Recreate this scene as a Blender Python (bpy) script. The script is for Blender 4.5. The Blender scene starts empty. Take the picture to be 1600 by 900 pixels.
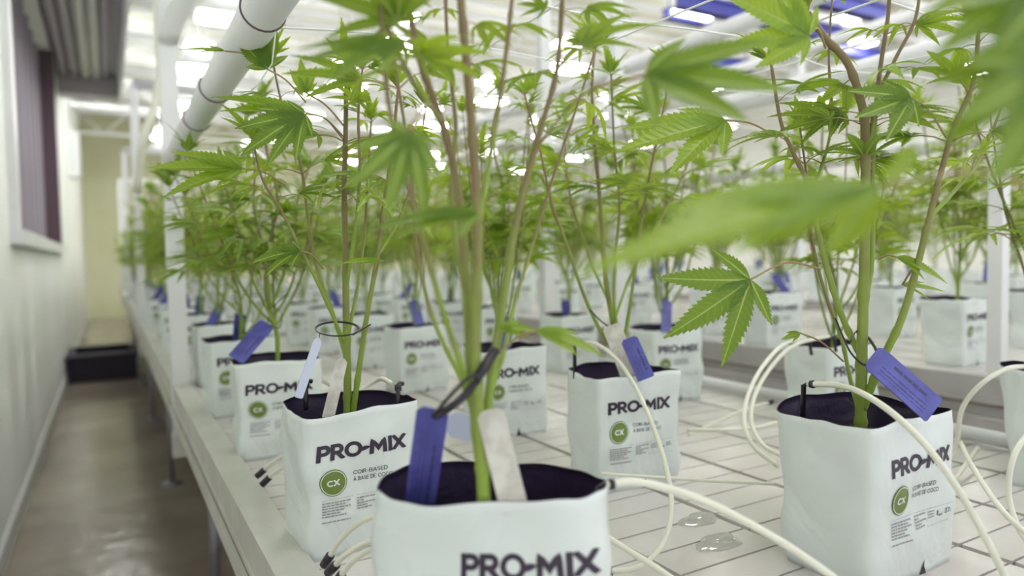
import bpy, bmesh, math, random
from mathutils import Vector as V, Matrix, Euler
C = bpy.context.scene
COL = C.collection
PI = math.pi

# ------------------------------------------------------------------ camera, light, exposure
FPX = 1100.0
CAMZ = 1.16
_yaw = math.atan(630 / FPX); _pit = math.atan(49 / FPX); _rol = 0.017
_F = V((math.sin(_yaw) * math.cos(_pit), math.cos(_yaw) * math.cos(_pit), -math.sin(_pit)))
_R0 = V((math.cos(_yaw), -math.sin(_yaw), 0)); _U0 = _R0.cross(_F)
_R = math.cos(_rol) * _R0 - math.sin(_rol) * _U0
_U = math.sin(_rol) * _R0 + math.cos(_rol) * _U0
CAM = V((0, 0, CAMZ))
def at(x, y, D):
    """world point seen at pixel (x, y) of the 1600x900 photograph at depth D"""
    return CAM + D * ((x - 800) / FPX * _R - (y - 450) / FPX * _U + _F)
def atz(x, y, z):
    d = (x - 800) / FPX * _R - (y - 450) / FPX * _U + _F
    return CAM + d * ((z - CAMZ) / d.z)
def depth(p): return (p - CAM).dot(_F)
def px(p):
    d = p - CAM; z = d.dot(_F)
    return 800 + FPX * d.dot(_R) / z, 450 - FPX * d.dot(_U) / z, z
cd = bpy.data.cameras.new('camera'); cam = bpy.data.objects.new('camera', cd); COL.objects.link(cam)
cd.sensor_width = 36; cd.lens = FPX * 36 / 1600; cd.clip_start = 0.02
M = Matrix((_R, _U, -_F)).transposed().to_4x4(); M.translation = CAM; cam.matrix_world = M
cd.dof.use_dof = True; cd.dof.focus_distance = 0.95; cd.dof.aperture_fstop = 2.3
C.camera = cam
C.view_settings.view_transform = 'Standard'; C.view_settings.look = 'None'
C.view_settings.gamma = 1; C.view_settings.use_curve_mapping = False
C.view_settings.exposure = 0.14
LAMP = 23.0
w = bpy.data.worlds.new('world'); C.world = w; w.use_nodes = True
w.node_tree.nodes['Background'].inputs[0].default_value = (0.96, 0.97, 1.0, 1)
w.node_tree.nodes['Background'].inputs[1].default_value = 1.15

# ------------------------------------------------------------------ helpers
def mat(name, col, rough=0.5, metal=0, emit=None, es=1, spec=0.5, noise=None, bump=None, trans=None):
    m = bpy.data.materials.new(name); m.use_nodes = True
    nt = m.node_tree; b = nt.nodes['Principled BSDF']
    b.inputs['Base Color'].default_value = (*col, 1); b.inputs['Roughness'].default_value = rough
    b.inputs['Metallic'].default_value = metal; b.inputs['Specular IOR Level'].default_value = spec
    if emit:
        b.inputs['Emission Color'].default_value = (*emit, 1); b.inputs['Emission Strength'].default_value = es
    tc = nt.nodes.new('ShaderNodeTexCoord')
    if noise:      # (scale, second colour, detail)
        n = nt.nodes.new('ShaderNodeTexNoise'); n.inputs['Scale'].default_value = noise[0]; n.inputs['Detail'].default_value = noise[2]
        nt.links.new(tc.outputs['Object'], n.inputs['Vector'])
        r = nt.nodes.new('ShaderNodeValToRGB'); r.color_ramp.elements[0].position = .38; r.color_ramp.elements[1].position = .64
        r.color_ramp.elements[0].color = (*col, 1); r.color_ramp.elements[1].color = (*noise[1], 1)
        nt.links.new(n.outputs['Fac'], r.inputs['Fac']); nt.links.new(r.outputs['Color'], b.inputs['Base Color'])
    if bump:       # (scale, strength, distance)
        n = nt.nodes.new('ShaderNodeTexNoise'); n.inputs['Scale'].default_value = bump[0]; n.inputs['Detail'].default_value = 3
        n.inputs['Distortion'].default_value = 1.2
        nt.links.new(tc.outputs['Object'], n.inputs['Vector'])
        bp = nt.nodes.new('ShaderNodeBump'); bp.inputs['Strength'].default_value = bump[1]; bp.inputs['Distance'].default_value = bump[2]
        nt.links.new(n.outputs['Fac'], bp.inputs['Height']); nt.links.new(bp.outputs['Normal'], b.inputs['Normal'])
    return m

def leaf_mat(name, ca, cb, tr):
    m = bpy.data.materials.new(name); m.use_nodes = True; nt = m.node_tree; L = nt.links.new
    b = nt.nodes['Principled BSDF']; out = nt.nodes['Material Output']
    uv = nt.nodes.new('ShaderNodeUVMap'); uv.uv_map = 'UVMap'
    sep = nt.nodes.new('ShaderNodeSeparateXYZ'); L(uv.outputs[0], sep.inputs[0])
    ab = nt.nodes.new('ShaderNodeMath'); ab.operation = 'ABSOLUTE'; L(sep.outputs['Y'], ab.inputs[0])
    ma = nt.nodes.new('ShaderNodeMath'); ma.operation = 'MULTIPLY'; L(sep.outputs['X'], ma.inputs[0]); ma.inputs[1].default_value = 14
    sb = nt.nodes.new('ShaderNodeMath'); sb.operation = 'MULTIPLY_ADD'; L(ab.outputs[0], sb.inputs[0]); sb.inputs[1].default_value = -1.3; L(ma.outputs[0], sb.inputs[2])
    fr = nt.nodes.new('ShaderNodeMath'); fr.operation = 'PINGPONG'; L(sb.outputs[0], fr.inputs[0]); fr.inputs[1].default_value = 0.5
    rp = nt.nodes.new('ShaderNodeValToRGB'); L(fr.outputs[0], rp.inputs[0])
    rp.color_ramp.elements[0].position = 0.02; rp.color_ramp.elements[1].position = 0.16
    rp.color_ramp.elements[0].color = (*[min(1, c * 1.35 + .01) for c in cb], 1); rp.color_ramp.elements[1].color = (1, 1, 1, 1)
    tc = nt.nodes.new('ShaderNodeTexCoord'); n = nt.nodes.new('ShaderNodeTexNoise'); n.inputs['Scale'].default_value = 9
    L(tc.outputs['Object'], n.inputs['Vector'])
    mix = nt.nodes.new('ShaderNodeMix'); mix.data_type = 'RGBA'; L(n.outputs['Fac'], mix.inputs[0])
    mix.inputs[6].default_value = (*ca, 1); mix.inputs[7].default_value = (*cb, 1)
    mx2 = nt.nodes.new('ShaderNodeMix'); mx2.data_type = 'RGBA'; 
    inv = nt.nodes.new('ShaderNodeMapRange'); L(fr.outputs[0], inv.inputs[0]); inv.inputs[1].default_value = 0.0; inv.inputs[2].default_value = .12
    inv.inputs[3].default_value = .45; inv.inputs[4].default_value = 0
    L(inv.outputs[0], mx2.inputs[0]); L(mix.outputs[2], mx2.inputs[6]); mx2.inputs[7].default_value = (*[min(1, c * 1.6 + .02) for c in cb], 1)
    L(mx2.outputs[2], b.inputs['Base Color']); b.inputs['Roughness'].default_value = .36; b.inputs['Specular IOR Level'].default_value = .5
    bp = nt.nodes.new('ShaderNodeBump'); bp.inputs['Strength'].default_value = .5; bp.inputs['Distance'].default_value = .0015
    L(fr.outputs[0], bp.inputs['Height']); L(bp.outputs['Normal'], b.inputs['Normal'])
    t = nt.nodes.new('ShaderNodeBsdfTranslucent'); t.inputs[0].default_value = (*tr, 1)
    ms = nt.nodes.new('ShaderNodeMixShader'); ms.inputs[0].default_value = .42
    L(b.outputs[0], ms.inputs[1]); L(t.outputs[0], ms.inputs[2]); L(ms.outputs[0], out.inputs[0])
    nt.nodes.remove(rp)
    return m

M_leaf = leaf_mat('leaf_green', (.075, .150, .016), (.15, .26, .025), (.34, .50, .03))
M_leaf2 = leaf_mat('leaf_light', (.15, .27, .02), (.25, .39, .03), (.47, .62, .035))
M_rib = mat('leaf_midrib', (.34, .45, .10), .5)
M_stem = mat('stem_green', (.30, .42, .06), .5, noise=(22, (.30, .30, .09), 3), bump=(90, .25, .002))
M_stemt = mat('stem_reddish', (.30, .24, .10), .5, noise=(30, (.28, .33, .08), 2))
def stem_mat():
    m = mat('stem_bark', (.30, .42, .06), .5, bump=(90, .25, .002)); nt = m.node_tree; L = nt.links.new
    uv = nt.nodes.new('ShaderNodeUVMap'); uv.uv_map = 'UVMap'; sp = nt.nodes.new('ShaderNodeSeparateXYZ'); L(uv.outputs[0], sp.inputs[0])
    tc = nt.nodes.new('ShaderNodeTexCoord'); n = nt.nodes.new('ShaderNodeTexNoise'); n.inputs['Scale'].default_value = 28; L(tc.outputs['Object'], n.inputs[0])
    a = nt.nodes.new('ShaderNodeMath'); a.operation = 'MULTIPLY_ADD'; L(n.outputs['Fac'], a.inputs[0]); a.inputs[1].default_value = .7; L(sp.outputs[0], a.inputs[2])
    r = nt.nodes.new('ShaderNodeValToRGB'); L(a.outputs[0], r.inputs[0]); e = r.color_ramp.elements
    e[0].position = .35; e[0].color = (.27, .40, .05, 1); e[1].position = 1.15 if False else 1.0; e[1].color = (.22, .16, .075, 1)
    k = r.color_ramp.elements.new(.68); k.color = (.24, .30, .06, 1)
    L(r.outputs[0], nt.nodes['Principled BSDF'].inputs['Base Color']); return m
M_stemg = stem_mat()
M_pet = mat('petiole_red', (.34, .20, .11), .5, noise=(30, (.30, .34, .10), 2))
M_bag = mat('white_film', (.73, .79, .78), .33, bump=(7, .55, .018))
M_bagin = mat('dark_film', (.034, .022, .060), .45, bump=(30, .6, .004))
M_soil = mat('coir', (.035, .022, .02), .95, noise=(120, (.07, .045, .03), 6), bump=(200, 1, .006))
M_ink = mat('dark_ink', (.035, .02, .045), .4)
M_grey = mat('grey_ink', (.33, .32, .34), .5)
M_badge = mat('badge_green', (.16, .24, .045), .4)
M_blue = mat('blue_plastic', (.10, .11, .42), .35, noise=(40, (.075, .075, .32), 2))
M_ltag = mat('pale_tag', (.62, .68, .86), .35)
M_wtag = mat('offwhite_tag', (.72, .71, .66), .4, noise=(60, (.55, .52, .47), 3))
M_blk = mat('black_plastic', (.02, .015, .025), .28)
M_tube = mat('cream_tubing', (.80, .80, .69), .35)
M_pvc = mat('white_pvc', (.82, .83, .84), .35, noise=(3, (.74, .76, .76), 3))
M_rail = mat('aluminium_rail', (.66, .66, .60), .42, .25, noise=(9, (.58, .58, .53), 5), bump=(60, .15, .002))
M_steel = mat('galvanised_steel', (.33, .32, .36), .45, .7)
M_slat = mat('bench_plastic', (.72, .69, .67), .2, noise=(7, (.63, .59, .57), 5), bump=(25, .2, .003))
M_gap = mat('bench_under', (.22, .165, .15), .6)
M_pan = mat('bench_side_grey', (.50, .48, .47), .5, noise=(6, (.42, .40, .40), 3))
M_floor = mat('wet_concrete', (.31, .25, .20), .19, noise=(1.6, (.44, .39, .31), 6), bump=(6, .2, .02))
M_wall = mat('white_wall', (.88, .90, .86), .5, noise=(1.1, (.80, .84, .77), 4), bump=(3, .2, .02))
M_fwall = mat('cream_wall', (.66, .67, .42), .6, noise=(.7, (.72, .73, .5), 3))
M_ceil = mat('ceiling', (.60, .60, .44), .6, noise=(.5, (.78, .79, .68), 3))
M_truss = mat('white_steel', (.85, .87, .88), .4)
M_duct = mat('purple_grey_metal', (.40, .36, .40), .45, 0)
M_ductl = mat('light_rib', (.66, .68, .60), .4, 0)
M_frame = mat('dark_frame', (.13, .08, .10), .5)
M_blind = mat('blind_grey', (.52, .49, .60), .5)
M_bluest = mat('blue_steel', (.10, .11, .50), .45)
M_str = mat('white_string', (.85, .87, .85), .6)
M_lamp = mat('lamp_lens', (.8, 1, 1), .3, emit=(1, .965, .97), es=LAMP)
M_house = mat('lamp_housing', (.8, .82, .82), .4)

def link(name, me, parent=None):
    o = bpy.data.objects.new(name, me); COL.objects.link(o)
    if parent: o.parent = parent
    return o
def tag(o, label=None, cat=None, group=None, kind=None):
    if label: o['label'] = label
    if cat: o['category'] = cat
    if group: o['group'] = group
    if kind: o['kind'] = kind
    return o
def empty(name, loc=(0, 0, 0), rz=0):
    o = bpy.data.objects.new(name, None); COL.objects.link(o); o.location = loc; o.rotation_euler = (0, 0, rz); o.empty_display_size = .05
    return o
class MB:
    """collects shapes into one mesh"""
    def __init__(s): s.v = []; s.f = []; s.m = []; s.uv = {}; s.sm = []
    def add(s, vs, fs, mi=0, smooth=True):
        b = len(s.v); s.v += [tuple(v) for v in vs]; s.f += [tuple(b + i for i in f) for f in fs]; s.m += [mi] * len(fs); s.sm += [smooth] * len(fs)
        return b
    def box(s, lo, hi, mi=0, mtx=None):
        vs = [V((x, y, z)) for z in (lo[2], hi[2]) for y in (lo[1], hi[1]) for x in (lo[0], hi[0])]
        if mtx: vs = [mtx @ v for v in vs]
        s.add(vs, [(0, 2, 3, 1), (4, 5, 7, 6), (0, 1, 5, 4), (2, 6, 7, 3), (0, 4, 6, 2), (1, 3, 7, 5)], mi, False)
    def tube(s, pts, r, n=8, mi=0, caps=True, flat=1.0):
        pts = [V(p) for p in pts]; k = len(pts)
        rs = r if isinstance(r, (list, tuple)) else [r] * k
        d0 = (pts[1] - pts[0]).normalized(); u = d0.orthogonal().normalized(); vs = []
        for i, p in enumerate(pts):
            d = (pts[min(i + 1, k - 1)] - pts[max(i - 1, 0)]).normalized()
            u = (u - d * u.dot(d)).normalized(); w_ = d.cross(u)
            for j in range(n):
                a = 2 * PI * j / n; vs.append(p + rs[i] * (math.cos(a) * u + flat * math.sin(a) * w_))
        fs = [(i * n + j, i * n + (j + 1) % n, (i + 1) * n + (j + 1) % n, (i + 1) * n + j) for i in range(k - 1) for j in range(n)]
        if caps: fs += [tuple(range(n - 1, -1, -1)), tuple((k - 1) * n + j for j in range(n))]
        s.add(vs, fs, mi)
    def mesh(s, name, mats):
        me = bpy.data.meshes.new(name); me.from_pydata(s.v, [], s.f)
        for m in (mats if isinstance(mats, (list, tuple)) else [mats]): me.materials.append(m)
        me.polygons.foreach_set('material_index', s.m); me.polygons.foreach_set('use_smooth', s.sm); me.update()
        return me
    def build(s, name, mats, parent=None):
        return link(name, s.mesh(name, mats), parent)
def smooth(pts, n=6):
    """Catmull-Rom through the points"""
    pts = [V(p) for p in pts]; P = [2 * pts[0] - pts[1]] + pts + [2 * pts[-1] - pts[-2]]; out = []
    for i in range(1, len(P) - 2):
        a, b, c, d = P[i - 1:i + 3]
        for j in range(n):
            t = j / n; out.append(.5 * ((2 * b) + (c - a) * t + (2 * a - 5 * b + 4 * c - d) * t * t + (3 * b - a - 3 * c + d) * t ** 3))
    out.append(pts[-1]); return out
def ordn(k):
    return ['first', 'second', 'third', 'fourth', 'fifth', 'sixth', 'seventh', 'eighth', 'ninth', 'tenth', 'eleventh', 'twelfth', 'thirteenth',
            'fourteenth', 'fifteenth', 'sixteenth', 'seventeenth', 'eighteenth', 'nineteenth', 'twentieth', 'twenty-first', 'twenty-second', 'twenty-third', 'twenty-fourth', 'twenty-fifth', 'twenty-sixth'][k]

# ------------------------------------------------------------------ the room
XW, XE, YB, YF, ZC = -0.40, 10.5, -1.2, 17.2, 4.3
def struct(name, mb, m, parent=None):
    o = mb.build(name, m, parent)
    if not parent: o['kind'] = 'structure'
    return o
b = MB(); b.box((XW - .2, YB, -.1), (XE, YF + .2, 0)); struct('floor', b, M_floor)
b = MB(); b.box((XW - .2, YF, 0), (XE, YF + .2, ZC)); struct('wall_far', b, M_fwall)
b = MB(); b.box((XE, YB, 0), (XE + .2, YF + .2, ZC)); struct('wall_right', b, M_wall)
# left wall with its window opening
WY0, WY1, WZ0, WZ1 = 4.25, 8.1, 1.33, 3.19
b = MB()
b.box((XW - .2, YB, 0), (XW, WY0, ZC)); b.box((XW - .2, WY1, 0), (XW, YF, ZC))
b.box((XW - .2, WY0, 0), (XW, WY1, WZ0)); b.box((XW - .2, WY0, WZ1), (XW, WY1, ZC))
struct('wall_left', b, M_wall)
b = MB(); b.box((XW - .2, YB, ZC), (XE + .2, YF + .2, ZC + .1)); 
struct('ceiling', b, M_ceil)
b = MB()
for k in range(42):
    y = .2 + k * .42; b.box((XW, y, ZC - .05), (XE, y + .12, ZC))
struct('trim_1', b, M_truss)
b = MB(); b.box((XW, YB, 0), (XW + .02, YF, .09)); struct('baseboard_left', b, mat('baseboard', (.62, .64, .62), .4))
win = empty('window_1', (XW, (WY0 + WY1) / 2, WZ0)); tag(win, kind='structure')
def inw(name, mb, m): 
    o = mb.build(name, m, win); o.matrix_parent_inverse = Matrix.Translation(-V(win.location)); return o
b = MB(); b.box((XW - .16, WY0, WZ0), (XW - .13, WY1, WZ1)); inw('window_pane', b, M_blind)
b = MB()
for k in range(9):
    y = WY0 + .25 + k * (WY1 - WY0 - .5) / 8; b.box((XW - .13, y - .03, WZ0), (XW - .09, y + .03, WZ1))
inw('window_mullions', b, M_duct)
b = MB(); b.box((XW - .12, WY1 - .06, WZ0), (XW + .02, WY1 + .04, WZ1)); inw('window_jamb', b, M_frame)
b = MB(); b.box((XW - .12, WY0 - .12, WZ0), (XW + .035, WY0, WZ1)); inw('window_frame', b, M_pvc)
b = MB(); b.box((XW - .13, WY0 - .15, WZ0 - .07), (XW + .06, WY1 + .15, WZ0)); inw('window_sill', b, M_pvc)

# overhead ribbed unit along the left wall
u = empty('overhead_duct', (-.13, 4, 3.0)); tag(u, 'purple-grey ribbed overhead unit running along the left wall above the window', 'duct')
pi = Matrix.Translation(-V(u.location))
def inu(name, mb, m):
    o = mb.build(name, m, u); o.matrix_parent_inverse = pi; return o
b = MB(); b.box((XW + .01, 1.0, 3.22), (.20, 9.2, 3.6)); inu('housing', b, M_duct)
b = MB(); b.box((XW + .01, 8.9, 2.98), (.20, 9.2, 3.22)); inu('end_panel', b, M_duct)
b = MB(); b.box((.17, 1.0, 2.96), (.20, 9.25, 3.6)); inu('side_panel', b, M_house)
for k, (x, r, m) in enumerate([(-.33, .035, M_duct), (-.24, .04, M_duct), (-.13, .045, M_ductl), (-.035, .045, M_ductl), (.05, .035, M_duct)]):
    b = MB(); b.tube([(x, 1.0, 3.19), (x, 8.9, 3.19)], r, 14); inu('rib', b, m)

M_tray = mat('dark_tray', (.018, .014, .03), .6)
# dark box across the end of the aisle, wall box, hose
b0 = empty('floor_tray', (-.08, 8.2, 0)); tag(b0, 'black rectangular tray lying across the wet aisle floor', 'tray')
b = MB(); b.box((-.30, -.15, 0), (.30, -.12, .17)); b.box((-.30, .75, 0), (.30, .78, .17)); b.box((-.30, -.12, 0), (-.27, .75, .17)); b.box((.27, -.12, 0), (.30, .75, .17)); b.box((-.27, -.12, 0), (.27, .75, .15))
b.build('tray_body', M_tray, b0)
b = MB(); b.box((-.32, -.18, .17), (.32, -.10, .20)); b.box((-.32, .73, .17), (.32, .81, .20)); b.box((-.32, -.10, .17), (-.25, .73, .20)); b.box((.25, -.10, .17), (.32, .73, .20)); b.build('tray_rim', M_tray, b0); b0.scale = (1, 1, 1.3)
b0 = empty('wall_box', (XW, 11, 2.3)); tag(b0, 'pale electrical box mounted on the left wall beyond the window', 'electrical box')
b = MB(); b.box((0, -.15, 0), (.12, .15, .6)); b.build('box_body', M_house, b0)
b = MB(); b.box((.12, -.12, .04), (.13, .12, .56)); b.build('box_door', M_pvc, b0)
b = MB(); b.tube([(.03, 0, .6), (.03, 0, 1.9)], .02, 8); b.build('conduit', M_house, b0)
b = MB(); b.tube(smooth([at(243, -60, 2.9), at(246, 30, 2.9), at(250, 110, 2.9), at(240, 170, 2.9), at(222, 225, 2.9), at(214, 300, 3.0)], 6), .016, 10)
tag(b.build('flexible_hose', M_tube), 'beige flexible hose hanging between the white post and the aisle', 'hose')

# ------------------------------------------------------------------ benches
def bench(name, x0, x1, y0, y1, z, label, slat=.066, cell=.19, sidem=M_rail):
    t = empty(name, (x0, y0, 0)); tag(t, label, 'grow bench', 'rolling grow benches')
    o = V((x0, y0, 0))
    def part(n, mb, m):
        ob = mb.build(n, m, t); ob.matrix_parent_inverse = Matrix.Translation(-o); return ob
    b = MB(); b.box((x0 + .02, y0, z - .022), (x1 - .02, y1, z - .014)); part('under_tray', b, M_gap)
    b = MB(); x = x0 + .02
    nc = int(round((x1 - x0 - .04) / cell)); cw = (x1 - x0 - .04) / nc
    for i in range(nc):
        y = y0
        while y < y1 - .01:
            b.box((x + .006, y + .002, z - .014), (x + cw - .006, min(y1, y + slat) - .002, z)); y += slat
        x += cw
    part('slatted_top', b, M_slat)
    for s, xx in ((1, x0), (-1, x1)):
        b = MB()
        def bx(a, c, e, f):
            xs = sorted((xx + s * a, xx + s * c)); b.box((xs[0], y0 - .02, e), (xs[1], y1, f))
        bx(-.032, .020, z + .002, z + .014); bx(-.032, -.024, z - .048, z + .002); bx(-.035, -.024, z - .056, z - .048); bx(-.029, -.021, z - .10, z - .056); bx(-.036, -.018, z - .108, z - .10); bx(.0, .02, z - .06, z + .002)
        part('side_rail', b, sidem)
    b = MB()
    for s, xx in ((1, x0), (-1, x1)):
        xs = sorted((xx - s * .0345, xx - s * .030)); b.box((xs[0], y0 - .02, z - .0635), (xs[1], y1, z - .0565))
    part('rail_groove', b, M_gap)
    k = 0; y = y0 + .55
    while y < y1:
        for xx in (x0 + .05, x1 - .05):
            if not (xx > 3 or y > 12):
                b = MB(); b.tube([(xx, y, 0), (xx, y, z - .17)], .014, 10); b.tube([(xx, y, z - .19), (xx, y, z - .10)], .026, 4); b.tube([(xx, y, 0), (xx, y, .012)], .05, 12)
                part('leg', b, M_steel)
        if y < 12:
            b = MB(); b.tube([(x0 + .05, y, z - .10), (x1 - .05, y, z - .10)], .018, 4); part('cross_beam', b, M_steel)
            b = MB(); b.tube([(x0 + .05, y, .30), (x1 - .05, y, .30)], .012, 6); part('cross_bar', b, M_steel)
        y += 1.75
    return t
bench('rolling_bench', .20, 1.62, .0, 15.5, .75, 'long white slatted grow bench nearest the camera, along the aisle')
bench('rolling_bench', 2.02, 3.70, .1, 15.5, .81, 'white slatted grow bench across the gap, behind the near bench', sidem=M_pan)
bench('rolling_bench', 4.20, 5.9, .6, 15.5, .81, 'white slatted grow bench furthest to the right, third from the aisle', sidem=M_pan)

# puddles on the near bench
for k, (x, y, rx, ry, nm) in enumerate([(*tuple(atz(1122, 848, .75))[:2], .045, .022, 'larger clear water puddle on the bench between the two front grow bags'), (*tuple(atz(1092, 812, .75))[:2], .034, .026, 'small water puddle on the bench behind the larger puddle')]):
    b = MB(); n = 36; vs = [V((x, y, .7525))]; rnd = random.Random(k)
    ph = [rnd.uniform(0, 6.3) for _ in range(3)]
    for r_, zz in ((.8, .7525), (1.0, .7503)):
        for j in range(n):
            a = 2 * PI * j / n; q = (1 + .18 * math.sin(2 * a + ph[0]) + .1 * math.sin(3 * a + ph[1]) + .05 * math.sin(7 * a + ph[2])) * r_
            vs.append(V((x + rx * q * math.cos(a), y + ry * q * math.sin(a), zz)))
    fs = [(0, 1 + j, 1 + (j + 1) % n) for j in range(n)] + [(1 + j, 1 + n + j, 1 + n + (j + 1) % n, 1 + (j + 1) % n) for j in range(n)]
    b.add(vs, fs); wm = bpy.data.materials.get('water') or mat('water', (.60, .58, .56), .03, spec=.8, bump=(50, .25, .001))
    wm.node_tree.nodes['Principled BSDF'].inputs['Transmission Weight'].default_value = .2
    tag(b.build('water_puddle', wm), nm, 'puddle')

# grey gutter channel in the gap between the benches
b = MB(); b.box((1.66, 0, .60), (1.98, 15.5, .62)); b.box((1.66, 0, .62), (1.68, 15.5, .72)); b.box((1.96, 0, .62), (1.98, 15.5, .72))
for k in range(5): b.tube([(1.82, 1 + 3.4 * k, 0), (1.82, 1 + 3.4 * k, .60)], .02, 6)
tag(b.build('drain_gutter', M_pan), 'grey metal drain gutter in the gap between the two benches', 'gutter')

# irrigation pipe lying along the far edge of the near bench
p = empty('irrigation_pipe', (1.56, 0, .772)); tag(p, 'white irrigation pipe with black grommets along the far bench edge', 'pipe')
b = MB(); b.tube([(0, -.1, 0), (0, 15, 0)], .015, 14); b.build('pipe', M_pvc, p)
for k in range(24):
    y = .10 + k * .25 if k % 2 == 0 else .10 + (k - 1) * .25 + .07
    b = MB(); b.tube([(-.010, y, .004), (-.019, y, .006)], .010, 10); b.tube([(-.019, y, .006), (-.028, y, .007)], .006, 8); b.build('grommet', M_blk, p)

# ------------------------------------------------------------------ overhead pipes, posts, net
def crossframe(y, lab, joint=True):
    t = empty('support_frame', (.19, y, 0)); tag(t, lab, 'post frame', 'white posts along the aisle bench')
    b = MB(); b.box((-.026, -.022, .56), (.026, .022, 2.36)); b.build('post', M_pvc, t)
    b = MB(); b.tube([(0, 0, 2.36), (1.45, 0, 2.36)], .035, 10); b.build('crossbar', M_pvc, t)
    b = MB(); b.box((-.03, -.03, .53), (.03, .03, .60)); b.box((.0, -.02, .60), (.04, .02, .64)); b.build('bracket', M_rail, t)
    b = MB(); b.box((1.40, -.022, .77), (1.45, .022, 2.36)); b.build('far_post', M_pvc, t)
    return t
f0 = crossframe(2.52, 'white square post with crossbar rising from the bench rail, nearest one')
b = MB(); o_ = V(f0.location); b.tube([at(262, 62, 2.24) - o_, at(268, 40, 2.22) - o_, at(300, -25, 2.15) - o_, at(340, -110, 2.05) - o_], .033, 16); b.build('brace', M_pvc, f0)
crossframe(5.4, 'white post frame on the aisle bench rail, second from the camera')
crossframe(8.6, 'blurred white post frame on the aisle bench rail, third from the camera')
crossframe(11.8, 'blurred white post frame on the aisle bench rail, furthest one')
def ohpipe(x, y0, y1, z, r, lab, rings=()):
    t = empty('overhead_pipe', (x, y0, z)); tag(t, lab, 'pipe', 'white overhead pipes')
    b = MB(); b.tube([(0, 0, 0), (0, y1 - y0, 0)], r, 24); b.build('pipe', M_pvc, t)
    for y in rings:
        b = MB(); pts = [(r * 1.03 * math.cos(a), y - y0 + .006 * math.sin(a), r * 1.03 * math.sin(a)) for a in [2 * PI * k / 24 for k in range(25)]]
        b.tube(pts, .0016, 6, caps=False); b.build('wire_ring', M_frame, t)
ohpipe(.19, .3, 2.5, 1.49, .028, 'thick white pipe above the aisle edge of the near bench, crossing the top left', (.98, 1.45, 1.78))
ohpipe(1.62, .4, 15, 1.60, .028, 'white overhead pipe above the far edge of the near bench')
ohpipe(2.0, .4, 15, 1.98, .032, 'upper white overhead pipe crossing the upper right toward the back')
ohpipe(2.5, .4, 15, 1.52, .03, 'white pipe over the second bench, low behind the leaves')
ohpipe(3.6, .4, 15, 2.35, .035, 'highest white overhead pipe, over the second bench')
for k, (x, y, lab) in enumerate([(1.62, 2.05, 'white square post behind the middle plants at the far bench edge'), (2.05, .98, 'white square post behind the right front plant, on the second bench edge'), (3.7, 2.9, 'blurred white post on the second bench')]):
    t = empty('bench_post', (x, y, .70)); tag(t, lab, 'post', 'white posts at the bench edges')
    wd = (.022, .018, .03)[k]
    b = MB(); b.box((-wd, -wd, 0), (wd, wd, 3.58)); b.build('post', M_pvc, t)
    b = MB(); b.box((-wd - .01, -wd - .01, .06), (wd + .01, wd + .01, .12)); b.build('collar', M_pvc, t)
b = MB(); rnd = random.Random(4)
for k in range(9):
    x = .19 + k * .18
    pts = [(x + rnd.uniform(-.012, .012), .55 + j * .35, 1.50 + rnd.uniform(-.012, .012)) for j in range(12)]; b.tube(smooth(pts, 2), .0017, 5)
for k in range(16):
    y = .55 + k * .25
    pts = [(.19 + j * .24, y + rnd.uniform(-.015, .015) + .03 * j / 6, 1.50 + rnd.uniform(-.012, .012)) for j in range(7)]; b.tube(smooth(pts, 2), .0017, 5)
tag(b.build('trellis_net', M_str), 'thin white string trellis net stretched over the near bench plants', 'trellis net')
b = MB(); b.tube([at(432, 38, .97), at(425, 100, 1.0), at(405, 130, 1.0), at(392, 142, 1.02)], .0011, 5); tag(b.build('tie_string', M_str), 'short white string tied from the thick pipe to a leafy shoot', 'string')

# grow lights
def light(x, y, z, lab, sz=(.42, .30)):
    t = empty('grow_light', (x, y, z)); tag(t, lab, 'grow light', 'ceiling grow lights')
    a, c = sz
    b = MB(); vs = [(-a / 2, -c / 2, 0), (a / 2, -c / 2, 0), (a / 2, c / 2, 0), (-a / 2, c / 2, 0), (-a / 3, -c / 3, .14), (a / 3, -c / 3, .14), (a / 3, c / 3, .14), (-a / 3, c / 3, .14)]
    b.add(vs, [(0, 4, 5, 1), (1, 5, 6, 2), (2, 6, 7, 3), (3, 7, 4, 0), (4, 7, 6, 5)], 0, False); b.build('reflector', M_house, t)
    b = MB(); b.box((-a * .46, -c * .46, -.02), (a * .46, c * .46, .005)); b.build('lens', M_lamp, t)
    b = MB(); b.box((-.06, -.05, .14), (.06, .05, .24)); b.build('ballast', M_house, t)
    b = MB(); b.box((-a * .3, -c * .4, .24), (a * .3, c * .4, .26)); b.build('added_fill_panel', M_lamp, t)  # glowing panel added on top of each fixture to brighten the ceiling
    b = MB(); b.tube([(-.04, 0, .24), (-.04, 0, ZC - z)], .004, 5); b.tube([(.04, 0, .24), (.04, 0, ZC - z)], .004, 5); b.build('hanger', M_steel, t)
cols = ['aisle', 'second', 'third', 'fourth', 'right-hand']
for i, x in enumerate((.92, 2.5, 4.4, 6.4, 8.6)):
    for j, y in enumerate((.2, 2.4, 4.4, 6.4, 8.2, 10.1, 12.2, 14.5)):
        light(x, y, 3.2, 'glowing white grow light in the %s row of ceiling lights, %s from the camera' % (cols[i], ordn(j)))
for j, y in enumerate((10.2, 11.8)): light(-.02, y, 3.92, 'added hidden fill light over the aisle behind the overhead unit, %s one' % ordn(j))  # extra lights added out of sight to brighten the aisle and its wall
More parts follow.
